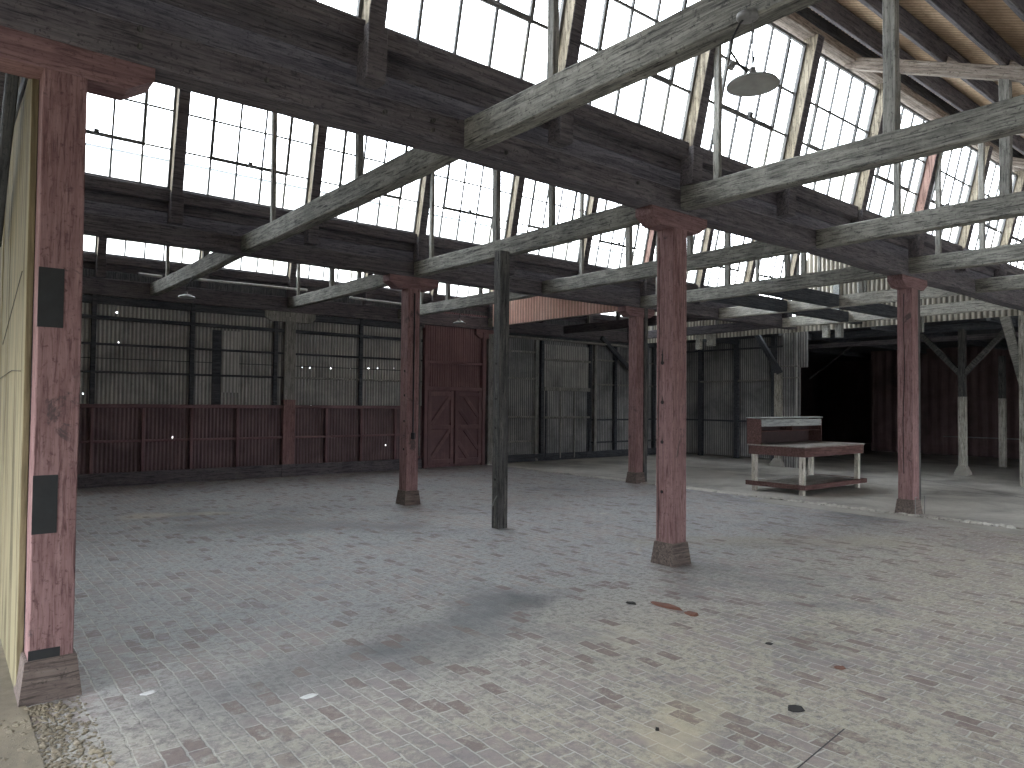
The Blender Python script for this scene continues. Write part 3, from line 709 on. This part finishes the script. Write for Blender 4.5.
def leaf(x0, x1, flip):
    L = empty('door_leaf'); L.parent = d1
    box('door_board', (x0, YW-.0, .06), (x1, YW+.03, 1.88), 'redframe', L)
    for z in (.14, .98, 1.80): timber('door_rail', (x0, YW-.02, z), (x1, YW-.02, z), .04, .11, 'redframe', L)
    for x in (x0+.05, x1-.05): post('door_stile', x, YW-.02, .06, 1.88, .10, .045, 'redframe', L)
    w = x1-x0
    segs = [((x0+.1, .2), (x1-.1, .92)), ((x0+.1, 1.05), (x1-.1, 1.74))]
    if flip: segs = [((x0+.1, .60), (x0+.5*w, .2)), ((x0+.3, .92), (x1-.1, .42)), ((x0+.1, 1.45), (x0+.55*w, 1.05)), ((x0+.3, 1.75), (x1-.1, 1.25))]
    for a, b in segs: timber('door_brace', (a[0], YW-.02, a[1]), (b[0], YW-.02, b[1]), .035, .10, 'redframe', L)
leaf(8.80, 9.56, False); leaf(9.60, 10.42, True)

# dark corrugated wall of the concrete bay (same plane), with a sheeted door
wr = empty('wall_back_right', (0, 0, 0)); struct(wr, 'blue-grey corrugated wall behind the concrete slab')
s_ = corrugated('sheeting', 7.75, .1, 3.62, 'sheet_dark', wr); s_.location = (10.72, YW+.22, 0)
timber('top_plate', (10.8, YW+.12, 3.50), (18.4, YW+.12, 3.50), .14, .18, 'dark', wr)
timber('ledger', (10.9, YW-.05, 3.36), (16.6, YW-.05, 3.36), .2, .05, 'stick', wr)
for z in (3.0, 2.27, 1.22, .55): 
    timber('rail', (10.8, YW+.16, z), (12.5, YW+.16, z), .06, .05, 'stick', wr)
    timber('rail', (14.6, YW+.16, z-.1), (18.3, YW+.16, z-.1), .06, .05, 'stick' if z > 2 else 'dark', wr)
for x, m in ((12.42, 'stick'), (12.62, 'dark'), (14.5, 'dark'), (14.72, 'stick'), (15.6, 'dark'), (17.4, 'dark')): post('stud', x, YW+.14, 0, 3.45, .10, .1, m, wr)
timber('base_board', (10.8, YW+.14, .1), (18.4, YW+.14, .1), .1, .2, 'dark', wr)
d2 = empty('door_2', (0, 0, 0)); struct(d2, 'grey sheeted door with a corrugated panel above, right of the red doors')
s_ = corrugated('door_top_sheet', 1.75, 2.02, 3.25, 'sheet', d2); s_.location = (12.68, YW+.12, 0)
box('door_panel', (12.68, YW+.11, .05), (14.43, YW+.14, 2.0), 'sheet_dark', d2)
timber('door_rail', (12.66, YW+.08, 2.0), (14.45, YW+.08, 2.0), .05, .11, 'stick', d2)
timber('door_rail', (12.66, YW+.08, 2.82), (14.45, YW+.08, 2.82), .05, .06, 'stick', d2)
timber('door_rail', (12.66, YW+.09, 1.2), (14.45, YW+.09, 1.2), .04, .06, 'stick', d2)
for x in (12.75, 13.3, 13.85, 14.38): post('door_stile', x, YW+.095, .05, 1.96, .05, .03, 'stick' if x > 13 and x < 14 else 'dark', d2)

o = box('wall_corner', (18.5, YW+.2, 0), (18.56, 12.1, 3.75), 'dark'); struct(o)
# end wall of the concrete bay
we = empty('wall_right', (0, 0, 0)); struct(we, 'corrugated end wall right of the corner')
s_ = corrugated('sheeting', 4.55, .05, 3.75, 'sheet_dark', we); s_.rotation_euler = (0, 0, -PI/2); s_.location = (18.5, YW+.3, 0)
for y, m in ((9.3, 'dark'), (8.0, 'dark'), (6.75, 'dark'), (6.05, 'stick')): post('stud', 18.42, y, 0, 3.7, .1, .16 if m == 'dark' else .05, m, we)
for z, m in ((2.33, 'stick'), (1.12, 'dark'), (3.3, 'dark')): timber('rail', (18.40, 6.0, z), (18.40, 10.3, z), .06, .05, m, we)
o = timber('opening_header', (18.43, -5, 3.50), (18.43, 6.1, 3.50), .14, .18, 'dark'); tag(o, 'dark header beam across the annex opening', 'beam')
o = timber('opening_header', (18.55, -5, 3.26), (18.55, 6.1, 3.26), .08, .12, 'girder'); tag(o, 'thin lower rail across the annex opening', 'beam')
wrt = empty('wall_return', (0, 0, 0)); struct(wrt, 'narrow corrugated strip beside the pale post, edge of the annex opening')
s_ = corrugated('sheeting', .48, 0, 3.5, 'sheet_dark', wrt); s_.rotation_euler = (0, 0, -PI/2); s_.location = (16.72, 5.48, 0)
post('edge_pole', 16.69, 5.08, 0, 3.5, .03, .035, 'pipe', wrt)
for z in (2.62, 2.32): timber('rail', (16.67, 5.02, z), (16.67, 5.5, z), .04, .03, 'stick', wrt)
s_ = corrugated('hanging_sheet', .22, 2.58, 3.5, 'sheet_dark', wrt); s_.rotation_euler = (0, 0, -PI/2); s_.location = (16.72, 5.0, 0)
# ---------------------------------------------------------------- annex: low dark room past the opening
AXE = 26.0
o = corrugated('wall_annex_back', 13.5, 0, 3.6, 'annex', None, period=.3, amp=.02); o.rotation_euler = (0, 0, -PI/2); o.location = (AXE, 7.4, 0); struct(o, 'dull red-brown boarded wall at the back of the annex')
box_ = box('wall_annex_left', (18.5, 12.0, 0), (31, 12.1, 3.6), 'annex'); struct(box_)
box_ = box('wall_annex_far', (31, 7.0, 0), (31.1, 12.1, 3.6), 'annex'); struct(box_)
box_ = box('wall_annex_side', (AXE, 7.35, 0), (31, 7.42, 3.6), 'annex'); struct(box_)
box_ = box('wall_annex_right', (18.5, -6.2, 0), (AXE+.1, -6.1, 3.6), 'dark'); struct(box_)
bm = bmesh.new()          # roof boards with two open slits
ys_ = [-6.2, -3, 0, 3, 5.2, 8.2, 8.23, 9.3, 12.1]
for a, b in zip(ys_[:-1], ys_[1:]):
    if abs(a-8.2) < .01: 
        add_box(bm, (16.75, a, 3.6), (25.6, b, 3.66)); add_box(bm, (26.1, a, 3.6), (31.1, b, 3.66)); continue
    add_box(bm, (16.75, a, 3.6), (31.1, b, 3.66))
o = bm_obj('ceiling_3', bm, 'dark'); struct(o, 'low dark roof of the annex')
for k in range(6):
    o = timber('roof_joist', (16.8, -4+k*2.4, 3.52), (30.5, -4+k*2.4, 3.52), .09, .16, 'dark'); tag(o, f'{ORD[k]} dark joist from the right under the annex roof', 'joist', 'joists under the annex roof')
o = timber('knee_brace', (22.0, 7.6, 2.5), (22.0, 6.2, 3.5), .05, .05, 'darkpost'); tag(o, 'thin pale brace deep in the dark annex, left part', 'brace')
o = timber('annex_rail', (25.9, -5, .62), (25.9, 5, .62), .04, .03, 'steel'); tag(o, 'thin pale rail low on the back wall of the annex', 'rail')

# ---------------------------------------------------------------- left boarded wall
wlft = empty('wall_left', (0, 0, 0)); struct(wlft, 'weathered pale yellowish boarding running back from the left column')
rr = random.Random(5); y = .10
while y < 10.1:
    w = .30
    a = rr.uniform(-.004, .004)
    box('board', (-.170+a, y, 0), (-.137+a, y+w-.004, 3.46), 'pale_board', wlft, bev=.003); y += w
timber('wall_plate', (-.1, .1, 3.50), (-.1, 10.1, 3.50), .16, .10, 'dark', wlft)
o = timber('knee_brace', (-.24, .25, 3.60), (-.24, 1.5, 2.7), .06, .13, 'dark'); tag(o, 'dark diagonal brace high on the pale boarded wall', 'brace')
for n_, pts in enumerate(([(-.176, .28, 2.32), (-.176, .9, 2.16), (-.176, 1.6, 1.98)], [(-.176, .2, 1.75), (-.176, .8, 1.77), (-.176, 1.8, 1.74)])):
    bm = bmesh.new(); tube(bm, pts, .0022, 5); bm_obj('crack', bm, 'hole', wlft)
box('shadow_gap_fill', (-.135, .10, 0), (-.10, .30, 3.5), 'dark', wlft)  # dark filler added for the shadow gap beside the column
# unseen outer walls around the camera, openings shaped to admit fill light
bm = bmesh.new()
for lo, hi in (((XL-.6, -9.5, 0), (7.0, -9.4, 6)), ((18.3, -9.5, 0), (30, -9.4, 6)), ((7.0, -9.5, 1.7), (18.3, -9.4, 6))): add_box(bm, lo, hi)
o = bm_obj('wall_front', bm, 'sheet'); struct(o, 'boarding of the front wall around a wide opening added for fill light')  # opening added behind the camera as fill light
bm = bmesh.new()
for lo, hi in (((-3.3, -9.5, 0), (-3.2, -3.3, 6)), ((-3.3, -3.3, 2.2), (-3.2, 1.6, 6)), ((-3.3, 1.6, 0), (-3.2, 10.5, 6))): add_box(bm, lo, hi)
o = bm_obj('wall_outer_left', bm, 'sheet'); struct(o, 'boarding of the outer left wall, added to trim side light to a doorway')  # unseen wall added to narrow the side light
o = box('wall_side', (18.6, -9.5, 0), (18.7, -6.1, 6), 'sheet'); struct(o)
# roof over the row in front (behind the camera)
o = box('ceiling_4', (XL, -9.5, 4.3), (XR, -5.45, 4.4), 'dark'); struct(o, 'low roof in front of the first sawtooth bay')

# ---------------------------------------------------------------- pendant lamps
def lamp(x, y, z, label, ztop=HB, near=False, tx=0):
    e = empty('pendant_lamp', (x, y, z)); tag(e, label, 'lamp')
    R = .128
    bm = bmesh.new()
    lathe(bm, [(.0005, .035), (.03, .035), (.05, .028), (.09, .012), (R-.01, 0), (R, -.012), (R, -.018), (R-.008, -.014), (.085, .002), (.04, .012), (.0005, .014)], 36)
    bm_obj('lamp_shade', bm, 'enamel', e, smooth=True)
    bm = bmesh.new(); lathe(bm, [(.0005, .075), (.014, .075), (.018, .05), (.022, .03), (.0005, .03)], 16); bm_obj('lamp_socket', bm, 'steel', e, smooth=True)
    bm = bmesh.new(); tube(bm, [(0, 0, .09), (.01, .0, .13), (.035, 0, .15), (.03, 0, .11)], .005, 6); tube(bm, [(0, 0, .10), (0, 0, .16)], .005, 6); bm_obj('lamp_hook', bm, 'wire', e)
    bm = bmesh.new(); H = ztop-z
    if near: tube(bm, [(-.02, .015, .05), (-.05, .04, .085), (-.09, .07, .16), (-.085, .068, .21), (-.05, .04, .30), (-.02, .016, H)], .0055, 6)
    else: tube(bm, [(0, 0, .14), (.015, .0, H*.5), (tx, 0, H+.02)], .006, 6)
    bm_obj('cord', bm, 'wire', e)
    if near:
        bm = bmesh.new(); tube(bm, [(0, 0, .16), (0, 0, H)], .003, 5); tube(bm, [(-.09, .07, .07), (-.075, .06, .10)], .018, 8); bm_obj('junction', bm, 'steel', e)
        bm = bmesh.new(); lathe(bm, [(.0005, 0), (.055, 0), (.055, -.018), (.04, -.03), (.0005, -.03)], 20, at=(-.02, .016, H)); bm_obj('ceiling_rose', bm, 'steel', e, smooth=True)
lamp(2.60, -2.62, 3.215, 'grey enamel pendant lamp hanging high before the windows, nearest', near=True)
lamp(2.50, 7.28, 3.215, 'small grey pendant lamp hanging before the left part of the back wall', tx=.10)
lamp(7.70, 7.30, 3.215, 'small grey pendant lamp hanging before the red doors', tx=.23)

# ---------------------------------------------------------------- work bench
wbn = empty('work_bench', (11.5, 2.0, 0)); tag(wbn, 'maroon work bench on chipped white legs with a cabinet along its back edge', 'bench')
BX, BY = 2.22, 1.13
for x, y in ((.05, .08), (.05, BY-.10), (BX-.10, .08), (BX-.10, BY-.1)):
    l_ = post('leg', x, y, 0, .70, .085, .085, 'bench_leg', wbn)
box('table_top', (-.02, -.02, .845), (BX+.02, BY+.02, .87), 'bench_top', wbn, bev=.004)
for nm, lo, hi in (('apron', (0, 0, .68), (BX, .03, .845)), ('apron', (0, BY-.03, .68), (BX, BY, .845)), ('apron', (0, .03, .68), (.03, BY-.03, .845)), ('apron', (BX-.03, .03, .68), (BX, BY-.03, .845))):
    box(nm, lo, hi, 'bench_red', wbn, bev=.004)
box('lower_shelf', (-.03, .0, .15), (BX+.06, BY+.02, .175), 'bench_top', wbn)
for lo, hi in (((-.04, -.03, .10), (BX+.08, .0, .185)), ((-.04, 0, .10), (-.01, BY+.04, .185)), ((BX+.05, 0, .10), (BX+.08, BY+.04, .185))):
    box('shelf_edge', lo, hi, 'bench_red', wbn, bev=.003)
cab = empty('cabinet'); cab.parent = wbn
y0, y1 = BY-.27, BY+.02
bm = bmesh.new(); 
def side(x):
    prof = [(y0, .87), (y1, .87), (y1, 1.37), (y0, 1.33)]
    a = [bm.verts.new((x, p, q)) for p, q in prof]; b = [bm.verts.new((x+.03, p, q)) for p, q in prof]
    bm.faces.new(a); bm.faces.new(b[::-1])
    for k in range(4): bm.faces.new((a[k], b[k], b[(k+1) % 4], a[(k+1) % 4]))
side(-.02); bm_obj('end_panel', bm, 'bench_red', cab)
bm = bmesh.new(); side(BX-.01); bm_obj('end_panel', bm, 'bench_red', cab)
box('back_panel', (0, y1-.02, .87), (BX, y1, 1.36), 'mauve_board', cab)
timber('cabinet_top', (-.03, (y0+y1)/2, 1.365), (BX+.03, (y0+y1)/2, 1.365), .32, .022, 'white_board', cab)
box('fascia', (.0, y0, 1.20), (BX, y0+.02, 1.335), 'white_board', cab)
box('cabinet_shelf', (.0, y0+.02, 1.10), (BX, y1-.02, 1.115), 'bench_red', cab)
box('divider', (BX*.5, y0+.02, 1.115), (BX*.5+.02, y1-.02, 1.2), 'bench_red', cab)

# ---------------------------------------------------------------- litter
def scrap(name, x, y, sx, sy, h, mat, label, cat, seed=1, kind=None):
    r = random.Random(seed); bm = bmesh.new(); n_ = 9
    base = [bm.verts.new((math.cos(2*PI*k/n_)*sx*r.uniform(.7, 1.1), math.sin(2*PI*k/n_)*sy*r.uniform(.7, 1.1), 0)) for k in range(n_)]
    topv = [bm.verts.new((v.co.x*.8, v.co.y*.8, h*r.uniform(.5, 1))) for v in base]
    bm.faces.new(base[::-1]); bm.faces.new(topv)
    for k in range(n_): bm.faces.new((base[k], base[(k+1) % n_], topv[(k+1) % n_], topv[k]))
    o = bm_obj(name, bm, mat); o.location = (x, y, .001); tag(o, label, cat, kind=kind); return o
o = scrap('rusty_scrap', 4.0, -.95, .05, .16, .02, 'rust', 'long rusty scrap lying on the bricks before the nearest full column', 'scrap', 2)
o = scrap('rusty_scrap', 3.98, -1.22, .04, .07, .02, 'rust', 'short rusty scrap on the bricks, right of the long one', 'scrap', 3)
o = scrap('rusty_scrap', 3.84, -.74, .03, .05, .015, 'hole', 'blackened bit of scrap at the left end of the rusty scraps', 'scrap', 4)
scrap('broken_hole', 3.03, -2.61, .055, .05, .004, 'hole', 'small black hole in the brick floor, bottom right', 'hole', 5)
scrap('broken_hole', 3.80, -2.46, .045, .035, .004, 'rust', 'small reddish brown pit in the brick floor at the right', 'hole', 6)
scrap('broken_hole', 3.85, -1.95, .035, .03, .004, 'hole', 'small dark pit in the bricks farther from the viewer', 'hole', 7)
scrap('paper_scrap', .40, -.33, .05, .03, .006, 'paper', 'white paper scrap beside the left column base', 'paper', 8)
scrap('paper_scrap', 1.07, -.9, .06, .035, .004, 'paper', 'white scrap lying on the bricks in the left foreground', 'paper', 9)
scrap('pebble', 2.25, -2.32, .012, .012, .015, 'hole', 'dark pebble on the pale sandy patch in the foreground', 'pebble', 10)
# dirt by the wall foot
bm = bmesh.new(); r = random.Random(11)
for k in range(2600):
    t = r.random(); x = r.uniform(-.30, .02)+.10*math.sin(k); y = r.uniform(-1.5, -.16)
    if x > .02 and y > -.5 and r.random() < .6: continue
    s = r.uniform(.003, .010) if r.random() < .96 else r.uniform(.011, .018)
    vs = bmesh.ops.create_icosphere(bm, subdivisions=1, radius=s)['verts']
    for v in vs: v.co = Vector((v.co.x*r.uniform(.8, 1.6)+x, v.co.y*r.uniform(.8, 1.6)+y, v.co.z*.6+s*.2))
o = bm_obj('loose_dirt', bm, 'dirt'); tag(o, 'crumbly yellowish dirt and wood litter at the foot of the left column', 'dirt', kind='stuff')
ds = box('trim_10', (-9, -9, 0), (-.14, 10, .006), 'dirt'); struct(ds, 'yellowish dirt ground along the pale boarded wall')

# unseen roof added beyond the back row to bounce skylight in and the ground outside
bm = bmesh.new(); add_box(bm, (XL, -2.35, -.02), (XR, 2.35, .02))
o = bm_obj('bounce_roof', bm, 'pale_roof'); o.rotation_euler = (math.atan(SLOPE), 0, 0); o.location = (0, 3*SB-2.6, 4.9); struct(o, 'added pale roof slope bouncing skylight into the back row of windows'); o.name = 'trim_15'
g_ = box('ground', (-70, -70, -.35), (90, 90, -.13), 'apron'); struct(g_, 'open ground outside the shed')
